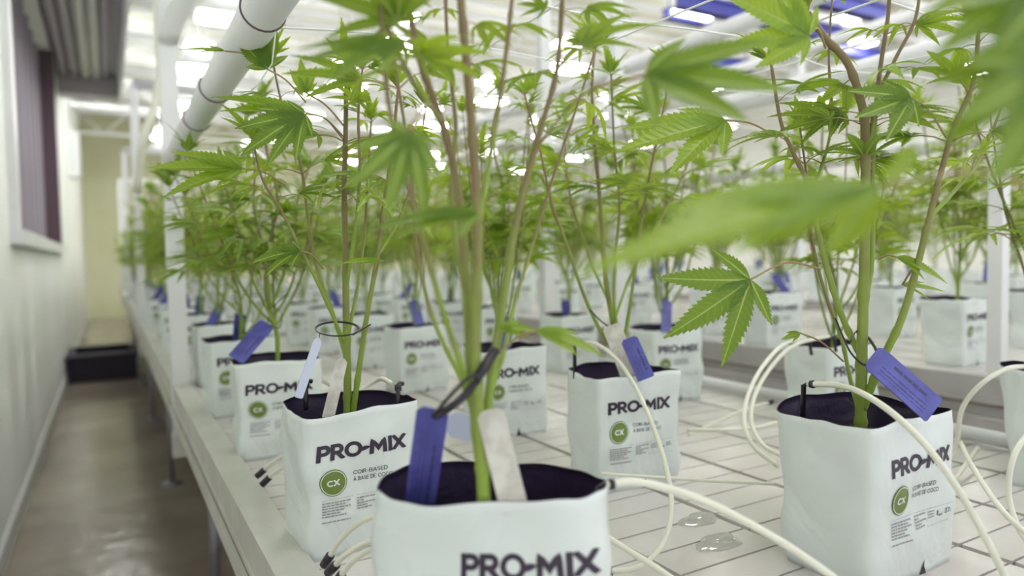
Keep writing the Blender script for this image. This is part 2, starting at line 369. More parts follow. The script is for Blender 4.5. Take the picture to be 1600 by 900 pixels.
# roof beams: white trusses and blue steel
for k in range(6):
    y = 2.2 + k * 2.6
    b = MB(); b.box((XW, y, 3.95), (XE, y + .06, 4.02)); b.box((XW, y, 3.55), (XE, y + .06, 3.60))
    for j in range(26):
        x = XW + .42 * j; b.tube([(x, y + .03, 3.58 if j % 2 else 3.98), (x + .42, y + .03, 3.98 if j % 2 else 3.58)], .015, 5)
    o = b.build('roof_truss', M_truss); tag(o, 'white steel roof truss under the ceiling, %s from the camera' % ordn(k), 'truss', 'roof trusses')
for k, (x, y, D, L_, h) in enumerate([(1072, 34, 6.2, .45, .07), (1150, 30, 5.6, 1.2, .10), (1140, 110, 6.4, .6, .10), (1260, 55, 6.0, 1.1, .11), (1330, 20, 5.2, .9, .10), (1345, 90, 7.0, .8, .09)]):
    q = at(x, y, D); x, y, z = q; x -= L_ / 2
    b = MB(); b.box((x, y, z), (x + L_, y + .04, z + h)); b.box((x, y - .03, z), (x + L_, y + .07, z + .015)); b.box((x, y - .03, z + h), (x + L_, y + .07, z + h + .015))
    for xx in (x + L_ * .1, x + L_ * .9): b.tube([(xx, y + .02, z + h), (xx, y + .02, ZC)], .006, 5)
    o = b.build('blue_beam', M_bluest); tag(o, 'short blue steel beam hung under the ceiling at upper right, %s in line' % ordn(k), 'beam', 'blue hung beams')

# ------------------------------------------------------------------ leaf meshes
def leaflet(mb, org, ang, Ln, wd, teeth, droop, fold, mrib, bend=0.0, lift=0.0):
    """one serrated leaflet in the local frame: +Y outward, +Z up"""
    n = teeth; rows = []
    for i in range(n + 1):
        t = i / n
        for ph in ((0, 1) if i < n else (0,)):
            tt = t + ph * .62 / n
            prof = (math.sin(PI * min(1, tt ** .85)) ** .9) * (1 - .25 * tt) * wd if 0 < tt < 1 else 0
            prof = max(prof, .0006)
            if ph and tt > .12: out = prof * 1.14; dx = .45 / n
            else: out = prof * .9; dx = 0
            rows.append((tt, out, dx))
    rows[-1] = (1.0, .0003, 0)
    ca, sa = math.cos(ang), math.sin(ang)
    def P(s, xs, side):
        y = Ln * s; z = -droop * Ln * s * s + lift * Ln * s + fold * abs(xs) ; x = xs + bend * Ln * s * s
        # rotate in-plane
        return V((org[0] + x * ca + y * sa, org[1] - x * sa + y * ca, org[2] + z))
    base = len(mb.v); vs = []; rib = .0011
    for (s, o, dx) in rows:
        r = min(rib, o * .5) * (1 - .6 * s)
        vs += [P(min(1.02, s + dx), -o, 0), P(s, -r, 0) + V((0, 0, -.0003)), P(s, r, 0) + V((0, 0, -.0003)), P(min(1.02, s + dx), o, 0)]
    m = len(rows); fs = []; mi = []
    b0 = mb.add(vs, [], 0)
    for i in range(m - 1):
        for q in range(3):
            a = i * 4 + q; f = (b0 + a, b0 + a + 1, b0 + a + 5, b0 + a + 4)
            mb.f.append(f); mb.m.append(mrib if q == 1 else 0); mb.sm.append(True)
    for i, (s, o, dx) in enumerate(rows):
        for q, vv in enumerate((-1, 0, 0, 1)): mb.uv[b0 + i * 4 + q] = (s, vv * o / max(wd, .001))
def leaf_mb(kind, Ln, teeth, pet, seed, droop=.25, wide=.108, spread=1.0):
    mb = MB(); r = random.Random(seed)
    cx = V((0, 0, 0))
    if pet > 0:
        c = [V((0, 0, 0)), V((0, pet * .4, pet * .10)), V((0, pet * .75, pet * .10)), V((0, pet, pet * .03))]
        mb.tube(c, [.0014, .0011, .0010, .0010], 5, mi=2); cx = c[-1]
    A = {7: [(0, 1), (.50, .92), (-.50, .92), (1.02, .68), (-1.02, .68), (1.75, .32), (-1.75, .32)],
         5: [(0, 1), (.50, .85), (-.50, .85), (1.2, .45), (-1.2, .45)],
         3: [(0, 1), (.62, .66), (-.62, .66)], 1: [(0, 1)]}[kind]
    for a, l in A:
        l2 = l * r.uniform(.92, 1.05)
        leaflet(mb, cx, a * spread * r.uniform(.92, 1.08), Ln * l2, Ln * l2 * wide * (1.0 if l > .5 else 1.15), max(5, int(teeth * (.4 + .6 * l))), droop * r.uniform(.6, 1.4), .28, 1, r.uniform(-.06, .06), r.uniform(-.02, .10))
    return mb
def leaf_mesh(name, mb, lm=None):
    me = mb.mesh(name, [lm or M_leaf, M_rib, M_pet])
    uvl = me.uv_layers.new(name='UVMap')
    for lp in me.loops: uvl.data[lp.index].uv = mb.uv.get(lp.vertex_index, (0, 0))
    return me
# (builder, mesh): petioled leaves for automatic placing; index 0..4 by size
LV = [leaf_mb(7, .105, 16, .055, 1), leaf_mb(7, .100, 16, .050, 2, .45), leaf_mb(5, .095, 15, .045, 3, .2), leaf_mb(5, .090, 14, .040, 4, .55), leaf_mb(3, .070, 10, .02, 5, .2), leaf_mb(3, .05, 7, .008, 6, .1, .16)]
LM = [leaf_mesh('fan_leaf', m, M_leaf2 if i >= 4 else (M_leaf if i % 2 == 0 else M_leaf2)) for i, m in enumerate(LV)]
LVl = [leaf_mb(5, .105, 8, .05, 11), leaf_mb(5, .10, 8, .05, 12, .5), leaf_mb(5, .095, 7, .045, 13, .2), leaf_mb(5, .09, 7, .04, 14, .6), leaf_mb(3, .070, 6, .02, 15), leaf_mb(3, .05, 5, .008, 16, .1, .16)]

def frame_of(d, up=V((0, 0, 1)), roll=0):
    y = d.normalized(); z = up - y * up.dot(y)
    if z.length < .05: z = V((0, 1, 0)) - y * y.y
    z.normalize(); x = y.cross(z)
    m = Matrix((x, y, z)).transposed()
    return (m @ Matrix.Rotation(roll, 3, 'Y')).to_4x4()

# ------------------------------------------------------------------ stems and leaf placing
def resample(path, step):
    out = [path[0]]; acc = 0
    for a, c in zip(path, path[1:]):
        d = (c - a).length
        while acc + d >= step:
            t = (step - acc) / d; a = a.lerp(c, t); out.append(a.copy()); d = (c - a).length; acc = 0
        acc += d
    return out
def place_leaves(paths, rnd, zlo, step=.055, base=1.0, dens=1.0):
    """-> [(mesh index, matrix, scale)] opposed pairs at the nodes of each stem"""
    out = []
    for path, wgt in paths:
        nodes = [q for q in resample(path, step) if q.z > zlo]
        if not nodes: nodes = [path[-1]]
        az = rnd.uniform(0, PI); n = len(nodes)
        for i, q in enumerate(nodes):
            t = (i + 1) / (n + 1)
            az += PI / 2 + rnd.uniform(-.3, .3)
            for s in (0, PI):
                if rnd.random() > dens: continue
                a = az + s + rnd.uniform(-.25, .25)
                el = rnd.uniform(.05, .55) if t < .8 else rnd.uniform(.4, .9)
                sc = base * wgt * (rnd.uniform(.75, 1.15) if t < .55 else rnd.uniform(.5, .9) * (1.35 - t * .75))
                ix = rnd.choice((0, 1, 2, 3)) if t < .8 else rnd.choice((2, 3, 4))
                d = V((math.cos(a) * math.cos(el), math.sin(a) * math.cos(el), math.sin(el)))
                m = Matrix.Translation(q) @ frame_of(d, roll=rnd.uniform(-.5, .5)); out.append((ix, m, sc))
        for k in range(5):      # the shoot tip
            a = rnd.uniform(0, 2 * PI); el = rnd.uniform(.6, 1.3)
            d = V((math.cos(a) * math.cos(el), math.sin(a) * math.cos(el), math.sin(el)))
            out.append((5 if k > 1 else 4, Matrix.Translation(path[-1]) @ frame_of(d), base * wgt * rnd.uniform(.6, 1.1)))
    return out
def stem_mesh(name, stems, nodes=True):
    mb = MB(); us = []
    for path, r0, r1 in stems:
        n = len(path); rs = []
        for i in range(n):
            r = r0 + (r1 - r0) * i / (n - 1)
            if nodes and i % 7 == 5: r *= 1.22
            rs.append(r)
        mb.tube(path, rs, 8, 0); us += [i / (n - 1) for i in range(n) for _ in range(8)]
    me = mb.mesh(name, [M_stemg]); uvl = me.uv_layers.new(name='UVMap')
    for lp in me.loops: uvl.data[lp.index].uv = (us[lp.vertex_index], 0)
    return me
def gen_stems(rnd, H, nb, spread):
    stems = []
    def wob(p, k): return p + V((rnd.uniform(-k, k), rnd.uniform(-k, k), 0))
    main = [V((0, 0, 0))] + [wob(V((0, 0, H * j / 6)), .007 + .003 * j) for j in range(1, 7)]
    mp = smooth(main, 5); stems.append((mp, .0052, .0020))
    for i in range(nb):
        a = 2 * PI * i / nb + rnd.uniform(-.4, .4); z0 = rnd.uniform(.02, .20); sp = spread * rnd.uniform(.5, 1.15); top = H * rnd.uniform(.72, 1.0)
        k = min(len(mp) - 1, int(z0 / H * (len(mp) - 1))); o = mp[k]
        d = V((math.cos(a), math.sin(a), 0)); pts = [o]
        for j in range(1, 6):
            t = j / 5; pts.append(wob(o + d * sp * t ** .75 + V((0, 0, (top - o.z) * t ** 1.15)), .006))
        stems.append((smooth(pts, 4), .0032, .0013))
    return stems
def merge_leaves(items, src, name):
    mb = MB(); uv = {}
    for ix, m, sc in items:
        s = src[ix]; ms = m @ Matrix.Scale(sc, 4); b0 = len(mb.v)
        mb.v += [tuple(ms @ V(v)) for v in s.v]; mb.f += [tuple(b0 + i for i in f) for f in s.f]; mb.m += s.m; mb.sm += s.sm
        for k, q in s.uv.items(): uv[b0 + k] = q
    mb.uv = uv; return mb

# ------------------------------------------------------------------ grow bags
def arc(cx, cy, rx, ry, a0, a1, n=14):
    return [(cx + rx * math.cos(math.radians(a0 + (a1 - a0) * k / n)), cy + ry * math.sin(math.radians(a0 + (a1 - a0) * k / n))) for k in range(n + 1)]
GLY = {   # width, strokes in a box one high
 'P': (.66, [[(.0, 0), (.0, 1)], [(0, 1), (.36, 1)] + arc(.36, .72, .28, .28, 90, -90) + [(0, .44)]]),
 'R': (.72, [[(.0, 0), (.0, 1)], [(0, 1), (.36, 1)] + arc(.36, .72, .28, .28, 90, -90) + [(0, .44)], [(.34, .42), (.68, 0)]]),
 'O': (1.02, [arc(.50, .5, .50, .5, 0, 360, 30)]), 'C': (.86, [arc(.50, .5, .48, .5, 42, 318, 22)]),
 'M': (1.0, [[(0, 0), (.06, 1), (.47, .32), (.88, 1), (.94, 0)]]), 'I': (.06, [[(.03, 0), (.03, 1)]]), 'X': (.80, [[(0, 0), (.76, 1)], [(0, 1), (.76, 0)]]),
 'B': (.68, [[(.0, 0), (.0, 1), (.34, 1)] + arc(.36, .76, .22, .24, 90, -90) + [(0, .52)], [(.36, .52)] + arc(.38, .26, .28, .26, 90, -90) + [(0, 0)]]),
 'A': (.86, [[(0, 0), (.42, 1), (.84, 0)], [(.15, .32), (.69, .32)]]), 'S': (.62, [arc(.31, .75, .27, .25, 40, 270, 12) + arc(.31, .25, .29, .25, 90, -140, 12)]),
 'E': (.56, [[(.56, 1), (0, 1), (0, 0), (.56, 0)], [(0, .5), (.48, .5)]]), 'D': (.80, [[(0, 0), (0, 1), (.32, 1)] + arc(.32, .5, .48, .5, 90, -90, 16) + [(0, 0)]]),
 'L': (.52, [[(0, 1), (0, 0), (.52, 0)]]), '-': (.40, [[(.02, .40), (.38, .40)]]), ' ': (.30, []), '1': (.22, [[(0, .82), (.16, 1), (.16, 0)]]),
 '3': (.58, [[(.04, 1), (.52, 1), (.26, .60)] + arc(.26, .30, .29, .30, 90, -150, 14)]), '7': (.56, [[(.0, 1), (.54, 1), (.14, 0)]]), '.': (.10, [[(.04, 0), (.04, .08)]]),
 'g': (.5, [arc(.24, .36, .22, .24, 0, 360, 16), [(.46, .62), (.46, -.02)] + arc(.24, -.04, .22, .2, 0, -140, 8)]), 'a': (.5, [arc(.24, .30, .22, .30, 0, 360, 16), [(.46, .6), (.46, 0)]]), 'l': (.08, [[(.03, 0), (.03, 1)]]),
}
GLY['\u00c0'] = (.86, GLY['A'][1] + [[(.22, 1.32), (.42, 1.14)]])
def text_poly(s_, th, gap=.24):
    """stroked letters -> (verts, faces); th is the stroke width of a letter one high"""
    vs, fs, x = [], [], 0
    for ch in s_:
        w_, st = GLY[ch]
        for line in st:
            line = [q_ for i_, q_ in enumerate(line) if i_ == 0 or (V(q_) - V(line[i_ - 1])).length > 1e-3]
            if (V(line[0]) - V(line[-1])).length > 1e-4:      # let open stroke ends reach the full letter height
                line = list(line)
                for e_, n_ in ((0, 1), (-1, -2)):
                    E_, D_ = V(line[e_]), V(line[e_]) - V(line[n_])
                    if E_.y in (0, 1) and abs(D_.y) > .1: line[e_] = tuple(E_ + D_ * (th / 2 / abs(D_.y)))
            fine = [line[0]]
            for a_, c_ in zip(line, line[1:]):
                q_ = max(1, int((V(c_) - V(a_)).length / .16)); fine += [tuple(V(a_).lerp(V(c_), k_ / q_)) for k_ in range(1, q_ + 1)]
            line = fine
            n = len(line); closed = (V(line[0]) - V(line[-1])).length < 1e-4; L_, R_ = [], []
            for i, p_ in enumerate(line):
                p_ = V(p_); a = (V(line[i]) - V(line[i - 1])).normalized() if i else None; c = (V(line[i + 1]) - V(line[i])).normalized() if i < n - 1 else None
                if closed and a is None: a = (V(line[0]) - V(line[-2])).normalized()
                if closed and c is None: c = (V(line[1]) - V(line[0])).normalized()
                if a is None: a = c
                if c is None: c = a
                m_ = V((-(a.y + c.y), a.x + c.x)).normalized(); k = th / 2 / max(.45, m_.dot(V((-a.y, a.x))))
                L_.append(p_ + m_ * k); R_.append(p_ - m_ * k)
            b0 = len(vs)
            for l_, r_ in zip(L_, R_): vs += [(x + l_.x, l_.y), (x + r_.x, r_.y)]
            fs += [(b0 + 2 * i, b0 + 2 * i + 1, b0 + 2 * i + 3, b0 + 2 * i + 2) for i in range(n - 1)]
        x += w_ + gap
    if '\u00c0' not in s_: vs = [(a_, min(1 + th / 2, max(-th / 2, c_))) for a_, c_ in vs]
    return vs, fs
def fit(vs, x0, z0, width, height):
    xs = [v[0] for v in vs]; ys = [v[1] for v in vs]; a, c, e, g = min(xs), max(xs), min(ys), max(ys)
    return [(x0 + (x - a) / (c - a) * width, z0 + (y - e) / (g - e) * height) for x, y in vs]
def disc(cx, cz, r, r2=0, n=36):
    if r2 == 0:
        vs = [(cx, cz)] + [(cx + q * r * math.cos(2 * PI * k / n), cz + q * r * math.sin(2 * PI * k / n)) for q in (.25, .5, .75, 1) for k in range(n)]
        return vs, [(0, 1 + k, 1 + (k + 1) % n) for k in range(n)] + [(1 + q * n + k, 1 + (q + 1) * n + k, 1 + (q + 1) * n + (k + 1) % n, 1 + q * n + (k + 1) % n) for q in range(3) for k in range(n)]
    vs = []
    for k in range(n):
        a = 2 * PI * k / n; vs += [(cx + r * math.cos(a), cz + r * math.sin(a)), (cx + r2 * math.cos(a), cz + r2 * math.sin(a))]
    return vs, [(2 * k, 2 * ((k + 1) % n), 2 * ((k + 1) % n) + 1, 2 * k + 1) for k in range(n)]
T_pro = text_poly('PRO', .29, .27); T_mix = text_poly('MIX', .29, .30); T_cx = text_poly('CX', .30, .34)
T_l1 = text_poly('COIR-BASED', .15); T_l2 = text_poly('\u00c0 BASE DE COCO', .15); T_1 = text_poly('1', .2); T_gal = text_poly('gal', .16); T_37 = text_poly('3.7', .2); T_L = text_poly('L', .2)
def rect(x0, z0, x1, z1): return [(x0, z0), (x1, z0), (x1, z1), (x0, z1)], [(0, 1, 2, 3)]
LOGO = []      # (layer, verts, faces, sub-part, material)
LOGO.append((0, fit(T_pro[0], -.0690, .1365, .0640, .0215), T_pro[1], 'logo', M_ink))
LOGO.append((0, fit(T_mix[0], .0045, .1365, .0590, .0215), T_mix[1], 'logo', M_ink))
lf = [(-.0125 + .019 * t, .1440 + .0036 * math.sin(PI * t) * s + .004 * t) for s in (1,) for t in [k / 8 for k in range(9)]] + [(-.0125 + .019 * t, .1440 - .0026 * math.sin(PI * t) + .004 * t) for t in [k / 8 for k in range(7, 0, -1)]]
LOGO.append((1, lf, [tuple(range(len(lf) - 1, -1, -1))], 'logo', M_ink))
LOGO.append((0, *disc(-.0475, .105, .0190), 'badge', M_badge)); LOGO.append((1, *disc(-.0475, .105, .0176, .0164), 'badge', M_bag))
LOGO.append((1, fit(T_cx[0], -.0565, .1005, .018, .0092), T_cx[1], 'badge', M_bag))
LOGO.append((0, fit(T_l1[0], -.0190, .1110, .0500, .0058), T_l1[1], 'fine_print', M_ink))
LOGO.append((0, fit(T_l2[0], -.0190, .1015, .0560, .0072), T_l2[1], 'fine_print', M_ink))
for q in (rect(-.066, .0818, -.020, .0822), rect(-.015, .0818, .066, .0822), rect(.012, .060, .062, .0604)): LOGO.append((0, *q, 'fine_print', M_grey))
rr = random.Random(8)
for c0, c1, rows_ in ((-.066, -.024, 7), (-.015, .012, 5)):
    for k in range(rows_):
        x = c0; z = .0785 - k * .0036 - (.004 if k == 6 else 0); e = c1 - (0 if k in (0, 2, 6) else rr.uniform(.004, .02))
        while x < e:
            wl = rr.uniform(.003, .008); LOGO.append((0, *rect(x, z - .0018, min(e, x + wl), z), 'fine_print', M_grey)); x += wl + .001
LOGO.append((0, fit(T_1[0], .0345, .0700, .0026, .0066), T_1[1], 'fine_print', M_ink)); LOGO.append((0, fit(T_gal[0], .0380, .0685, .007, .0040), T_gal[1], 'fine_print', M_ink))
LOGO.append((0, fit(T_37[0], .0500, .0700, .0085, .0066), T_37[1], 'fine_print', M_ink)); LOGO.append((0, fit(T_L[0], .0600, .0700, .002, .0040), T_L[1], 'fine_print', M_ink))
for k in range(3): LOGO.append((0, *rect(.0165, .0765 - k * .0035, .030, .0778 - k * .0035), 'fine_print', M_grey))
tri = [(.000, .0), (.012, .0), (.007, .011), (.006, .020)]
LOGO.append((0, tri, [(0, 1, 2, 3)], 'drain_slit', M_blk))

def bag_shape(seed, H=.20, hb=.086, ht=.0842, ex=14, ext=10, front=None):
    r = random.Random(seed); ph = [r.uniform(0, 6.28) for _ in range(8)]; amp = .0016
    def dims(z):
        t = z / H; a = hb + (ht - hb) * t; n = ex + (ext - ex) * t
        return a, n
    def disp(x, y, z):
        t = z / H
        k = amp * (math.sin(x * 62 + z * 40 + ph[0]) + .8 * math.sin(z * 75 - x * 22 + y * 40 + ph[1]) + .7 * math.sin(y * 66 - z * 50 + ph[2]))
        k += .0028 * math.exp(-((t - .42) / .12) ** 2) * math.sin(x * 30 + y * 25 + ph[3])       # the waist crease
        k -= .004 * math.exp(-(t / .10) ** 2)
        return k
    if front:
        fl, fb, bb, nn = front    # half length, front bulge, back bulge, exponent
        def ring(a, z):
            c, s = math.cos(a), math.sin(a); t = z / H
            e = 2 / (nn + (1 - t) * 2)
            x = fl * math.copysign(abs(c) ** e, c); bq = (bb if s > 0 else fb); y = bq * (1.15 - .15 * t) * math.copysign(abs(s) ** (2 / (nn - .2 + (1 - t) * 2)), s)
            d = V((x, y, 0)).normalized() * disp(x, y, z); return V((x + d.x, y + d.y, z))
        def face(x, z):
            t = z / H; e = (nn + (1 - t) * 2); f2 = nn - .2 + (1 - t) * 2
            c = abs(x / fl) ** (e / 2); s = math.sqrt(max(0, 1 - c * c)); y = -fb * (1.15 - .15 * t) * s ** (2 / f2)
            d = V((x, y, 0)).normalized() * disp(x, y, z); return V((x + d.x, y + d.y, z))
    else:
        def ring(a, z):
            h, n = dims(z); c, s = math.cos(a), math.sin(a)
            q = (abs(c) ** n + abs(s) ** n) ** (-1 / n); x, y = h * q * c, h * q * s
            # the foot is an oblong; towards the mouth the back face bows out in the middle
            t = z / H; e = t * t * (3 - 2 * t); v = (y + h) / (2 * h)
            y = y * .70 + e * v * .040 * (1 - (x / h) ** 2); x *= 1 + .02 * e
            d = V((x, y, 0)).normalized() * disp(x, y, z); return V((x + d.x, y + d.y, z))
        def face(x, z):
            h, n = dims(z); y = -.70 * h * (max(0, 1 - abs(x / h) ** n)) ** (1 / n)
            d = V((x, y, 0)).normalized() * disp(x, y, z); return V((x + d.x, y + d.y, z))
    return ring, face, ph
def bag_meshes(seed, xoff=0, H=.20, front=None, scale_x=1.0, hw=.085):
    ring, face, ph = bag_shape(seed, H, hw, hw, front=front)
    N, K = (200 if front else 88), 22
    def ang(j):      # more points near the corners
        a = 2 * PI * j / N; return a if front else a + .19 * math.sin(4 * a)
    def topz(a): return H + .0025 * math.sin(2 * a + ph[4]) + .0011 * math.sin(5 * a + ph[5]) + .0007 * math.sin(11 * a + ph[6])
    mb = MB(); vs = []
    for k in range(K + 1):
        t = k / K
        for j in range(N):
            a = ang(j); z = topz(a) * t; p_ = ring(a, H * t); vs.append(V((p_.x, p_.y, z)))
    fs = [(k * N + j, k * N + (j + 1) % N, (k + 1) * N + (j + 1) % N, (k + 1) * N + j) for k in range(K) for j in range(N)]
    fs.append(tuple(range(N - 1, -1, -1)))
    mb.add(vs, fs, 0)
    # dark inner face with a thin rolled lip
    vi = []
    for k in range(9):
        t = 1 - k * .36 / 8
        for j in range(N):
            a = ang(j); p_ = ring(a, H * t); q = .985 - .002 * k; vi.append(V((p_.x * q, p_.y * q, topz(a) * t + (.0004 if k == 0 else 0))))
    b0 = len(mb.v); fi = [(k * N + j, (k + 1) * N + j, (k + 1) * N + (j + 1) % N, k * N + (j + 1) % N) for k in range(8) for j in range(N)]
    mb.add(vi, fi, 1)
    top0 = K * N
    for j in range(N):
        mb.f.append((top0 + j, top0 + (j + 1) % N, b0 + (j + 1) % N, b0 + j)); mb.m.append(1); mb.sm.append(False)
    bag = mb.mesh('grow_bag', [M_bag, M_bagin])
    sb = MB(); n2 = 32; sv = [V((0, 0, H * .80))]
    rr_ = random.Random(seed)
    for q in (.35, .68, .97):
        for j in range(n2):
            a = 2 * PI * j / n2; p_ = ring(a, H * .8); sv.append(V((p_.x * q, p_.y * q, H * .80 + rr_.uniform(-.003, .003) - (.004 if q > .9 else 0))))
    sf = [(0, 1 + j, 1 + (j + 1) % n2) for j in range(n2)]
    for k in range(2): sf += [(1 + k * n2 + j, 1 + (k + 1) * n2 + j, 1 + (k + 1) * n2 + (j + 1) % n2, 1 + k * n2 + (j + 1) % n2) for j in range(n2)]
    sb.add(sv, sf, 0); soil = sb.mesh('soil', M_soil)
    prints = {}
    for lay, lv, lfc, nm, mt in LOGO:
        e = prints.setdefault(nm, (MB(), []))
        if mt not in e[1]: e[1].append(mt)
        pts = []
        for (x, z) in lv:
            x = x * scale_x + xoff; p_ = face(x, max(z, .0005)); eps = .003
            tx = face(x + eps, max(z, .001)) - face(x - eps, max(z, .001)); nrm = V((tx.y, -tx.x, 0)).normalized()
            pts.append(p_ + nrm * (.0009 + .0005 * lay))
        e[0].add(pts, lfc, e[1].index(mt), False)
    pm = {k: e[0].mesh(k, e[1]) for k, e in prints.items()}
    return bag, soil, pm
BAGS = [bag_meshes(s) for s in (1, 2, 3)]
BAG_F = bag_meshes(2, xoff=.010, hw=.0945)
BAG_A = bag_meshes(7, xoff=.040, front=(.107, .054, .068, 2.6), scale_x=.88)

# ------------------------------------------------------------------ plants
HS = .19   # height at which a stem meets the bag's mouth, above the bag foot
def add_bag(t, bm, prints=True, sx=1):
    g = link('grow_bag', bm[0], t); link('soil', bm[1], t)
    if prints:
        for nm, me in bm[2].items(): link(nm, me, g)
    return g
GEN = []
for s in range(5):
    r = random.Random(100 + s); st = gen_stems(r, .56 + .04 * (s % 3), 6 + s % 3, .15)
    st = [([q + V((0, 0, .155)) for q in pth], a, c) for pth, a, c in st]
    it = place_leaves([(pth, 1.0 if k == 0 else .85) for k, (pth, a, c) in enumerate(st)], r, .39, .050, 1.08, .92)
    # a few low small leaves
    mb = merge_leaves(it, LVl, 'foliage')
    GEN.append((stem_mesh('stem', st), leaf_mesh('foliage', mb, M_leaf if s % 2 else M_leaf2)))
def generic(x, y, z, rz, variant, bagv, lab, grp, detail=2):
    t = empty('potted_cannabis_plant', (x, y, z)); tag(t, lab, 'potted plant', grp)
    bm = BAGS[bagv]; g = add_bag(t, bm, detail > 0); g.rotation_euler = (0, 0, rz)
    a = rz + variant * 1.3 + x * 7 + y * 3
    for nm, me in (('stem', GEN[variant][0]), ('foliage', GEN[variant][1])):
        o = link(nm, me, t); o.rotation_euler = (0, 0, a); s = .9 + .2 * ((x * 13.7 + y * 7.3) % 1); o.scale = (s, s, .92 + .16 * ((x * 5.1 + y * 3.7) % 1))
    return t
def tagplate(name, p0, p1, wd, nrm, m, lab, cat='plant tag', grp=None, marks=True, th=.0008, zt=None, body='tag_plate'):
    """flat plastic tag from p0 to p1 with its zip tie"""
    t = empty(name, p0); tag(t, lab, cat, grp)
    d = p1 - p0; L_ = d.length; y = d.normalized(); z = (nrm - y * nrm.dot(y)).normalized(); x = y.cross(z)
    mt = Matrix((x, y, z)).transposed().to_4x4(); h = wd / 2; c = .005
    out = [(-h + c, 0), (h - c, 0), (h, c), (h, L_ - c * .4), (h - c * .4, L_), (-h + c * .4, L_), (-h, L_ - c * .4), (-h, c)]
    b = MB(); n = len(out); vs = [mt @ V((a, e, s * th)) for s in (-1, 1) for a, e in out]
    b.add(vs, [tuple(range(n - 1, -1, -1)), tuple(range(n, 2 * n))] + [(k, (k + 1) % n, n + (k + 1) % n, n + k) for k in range(n)], 0, False)
    b.build(body, m, t)
    if marks:
        b = MB(); rr = random.Random(int(L_ * 1e5))
        for s in (-1, 1):
            for k, (u0, w0) in enumerate([(-.22, .10), (.06, .035), (.20, .035), (.32, .02)]):
                y0 = L_ * (.30 if k == 0 else .18); y1 = L_ * (.82 if k == 0 else .9); yy = y0
                while yy < y1:
                    e = yy + rr.uniform(.004, .014); q = [mt @ V((wd * (u0 + a * w0), v_, s * (th + .0002))) for a, v_ in ((-.5, yy), (.5, yy), (.5, min(e, y1)), (-.5, min(e, y1)))]
                    b.add(q, [(0, 1, 2, 3)], 0, False); yy = e + .0015
        b.build('lettering', mat('tag_ink', (.05, .05, .16), .5) if not bpy.data.materials.get('tag_ink') else bpy.data.materials['tag_ink'], t)
    if zt:
        b = MB()
        for pth, r_ in zt:
            b.tube(smooth([q - p0 for q in pth], 5), r_, 6, flat=.45)
        b.build('zip_tie', M_blk, t)
    return t

rows1 = [.05 + .5 * k for k in range(27)]
hero = {}
n1 = 0
RN = ['aisle-side row', 'middle row', 'gap-side row']
def tagfor(x, y, z, rnd, lab, sc=1):
    p0 = V((x + rnd.uniform(-.03, .02), y + rnd.uniform(-.03, .01), z + .20 + rnd.uniform(.05, .09)))
    p1 = p0 + V((rnd.uniform(-.07, .05), rnd.uniform(-.05, .02), -rnd.uniform(.07, .09)))
    ctr = V((x, y, p0.z + .005))
    zt = [([p0 + (p1 - p0) * .05, p0 + V((0, 0, .012)), ctr + V((.006, -.006, 0)), ctr + V((.012, .01, 0)), ctr + V((-.006, .008, -.004)), p0 + (p1 - p0) * .05], .0018)]
    tagplate('plant_tag', p0, p1, .032, V((-.3, -1, .3)), M_blue, lab, 'plant tag', 'blue plant tags', True, zt=zt)
rnd = random.Random(77)
# near bench: 3 rows; the heroes are built further down
J1 = {(0, 3): (.305, 1.56), (0, 4): (.30, 2.03), (0, 5): (.325, 2.55), (1, 3): (.80, 1.44), (1, 4): (.83, 2.06), (2, 2): (1.43, 1.03), (2, 3): (1.375, 1.52), (2, 4): (1.43, 2.08), (2, 1): (1.43, .57)}
for c in range(3):
    for k in range(1, 25):
        if (c, k) in ((0, 1), (0, 2), (1, 1), (1, 2)) or (c == 0 and k == 1): continue
        kk = k
        if c == 0 and k == 1: continue
        yb = .05 + .5 * k
        xb = (.31, .83, 1.42)[c]
        if c == 0 and k in (2, 3, 4): pass
        (xb, yb) = J1.get((c, k), (xb + rnd.uniform(-.03, .03), yb + rnd.uniform(-.05, .05)))
        hero[(c, k)] = (xb, yb)
# the aisle-side row: A at .55 is k 1, B at 1.04 is its own key
for (c, k), (xb, yb) in sorted(hero.items()):
    nn = k - 1
    generic(xb, yb, .75, rnd.uniform(-.10, .10), rnd.randrange(5), rnd.randrange(3), 'cannabis plant in white grow bag, %s in the %s of the near bench' % (ordn(nn), RN[c]), 'potted cannabis plants', 1)
    if c == 0 or k in (3, 4, 6) or (c == 2 and k in (3, 7)):
        if c == 0 and k == 3: continue
        tagfor(xb, yb, .75, rnd, 'blue plant tag on the %s plant of the %s on the near bench' % (ordn(nn), RN[c]))
# second and third benches
for bi, (xs, ys, zz, bn) in enumerate([((2.26, 2.82, 3.4), [.62 + .54 * k for k in range(18)], .81, 'second bench'), ((4.45, 5.05, 5.65), [1.5 + .56 * k for k in range(15)], .81, 'third bench')]):
    for c, xb in enumerate(xs):
        for k, yb in enumerate(ys):
            x_, y_ = xb + rnd.uniform(-.04, .04), yb + rnd.uniform(-.06, .06)
            if bi == 0 and c == 0 and k == 1: x_, y_ = 2.25, 1.19
            if bi == 0 and c == 0 and k == 2: x_, y_ = 2.13, 1.78
            generic(x_, y_, zz, rnd.uniform(-.12, .12), rnd.randrange(5), rnd.randrange(3), 'cannabis plant in white grow bag, %s in the %s row of the %s' % (ordn(k), ('left', 'middle', 'right')[c], bn), 'potted cannabis plants', 1 if bi == 0 and k < 7 else 0)
            if (k * 3 + c) % 2 == 0 and k < 9:
                tagfor(x_, y_, zz, rnd, 'blue plant tag on the %s plant of the %s row on the %s' % (ordn(k), ('left', 'middle', 'right')[c], bn))

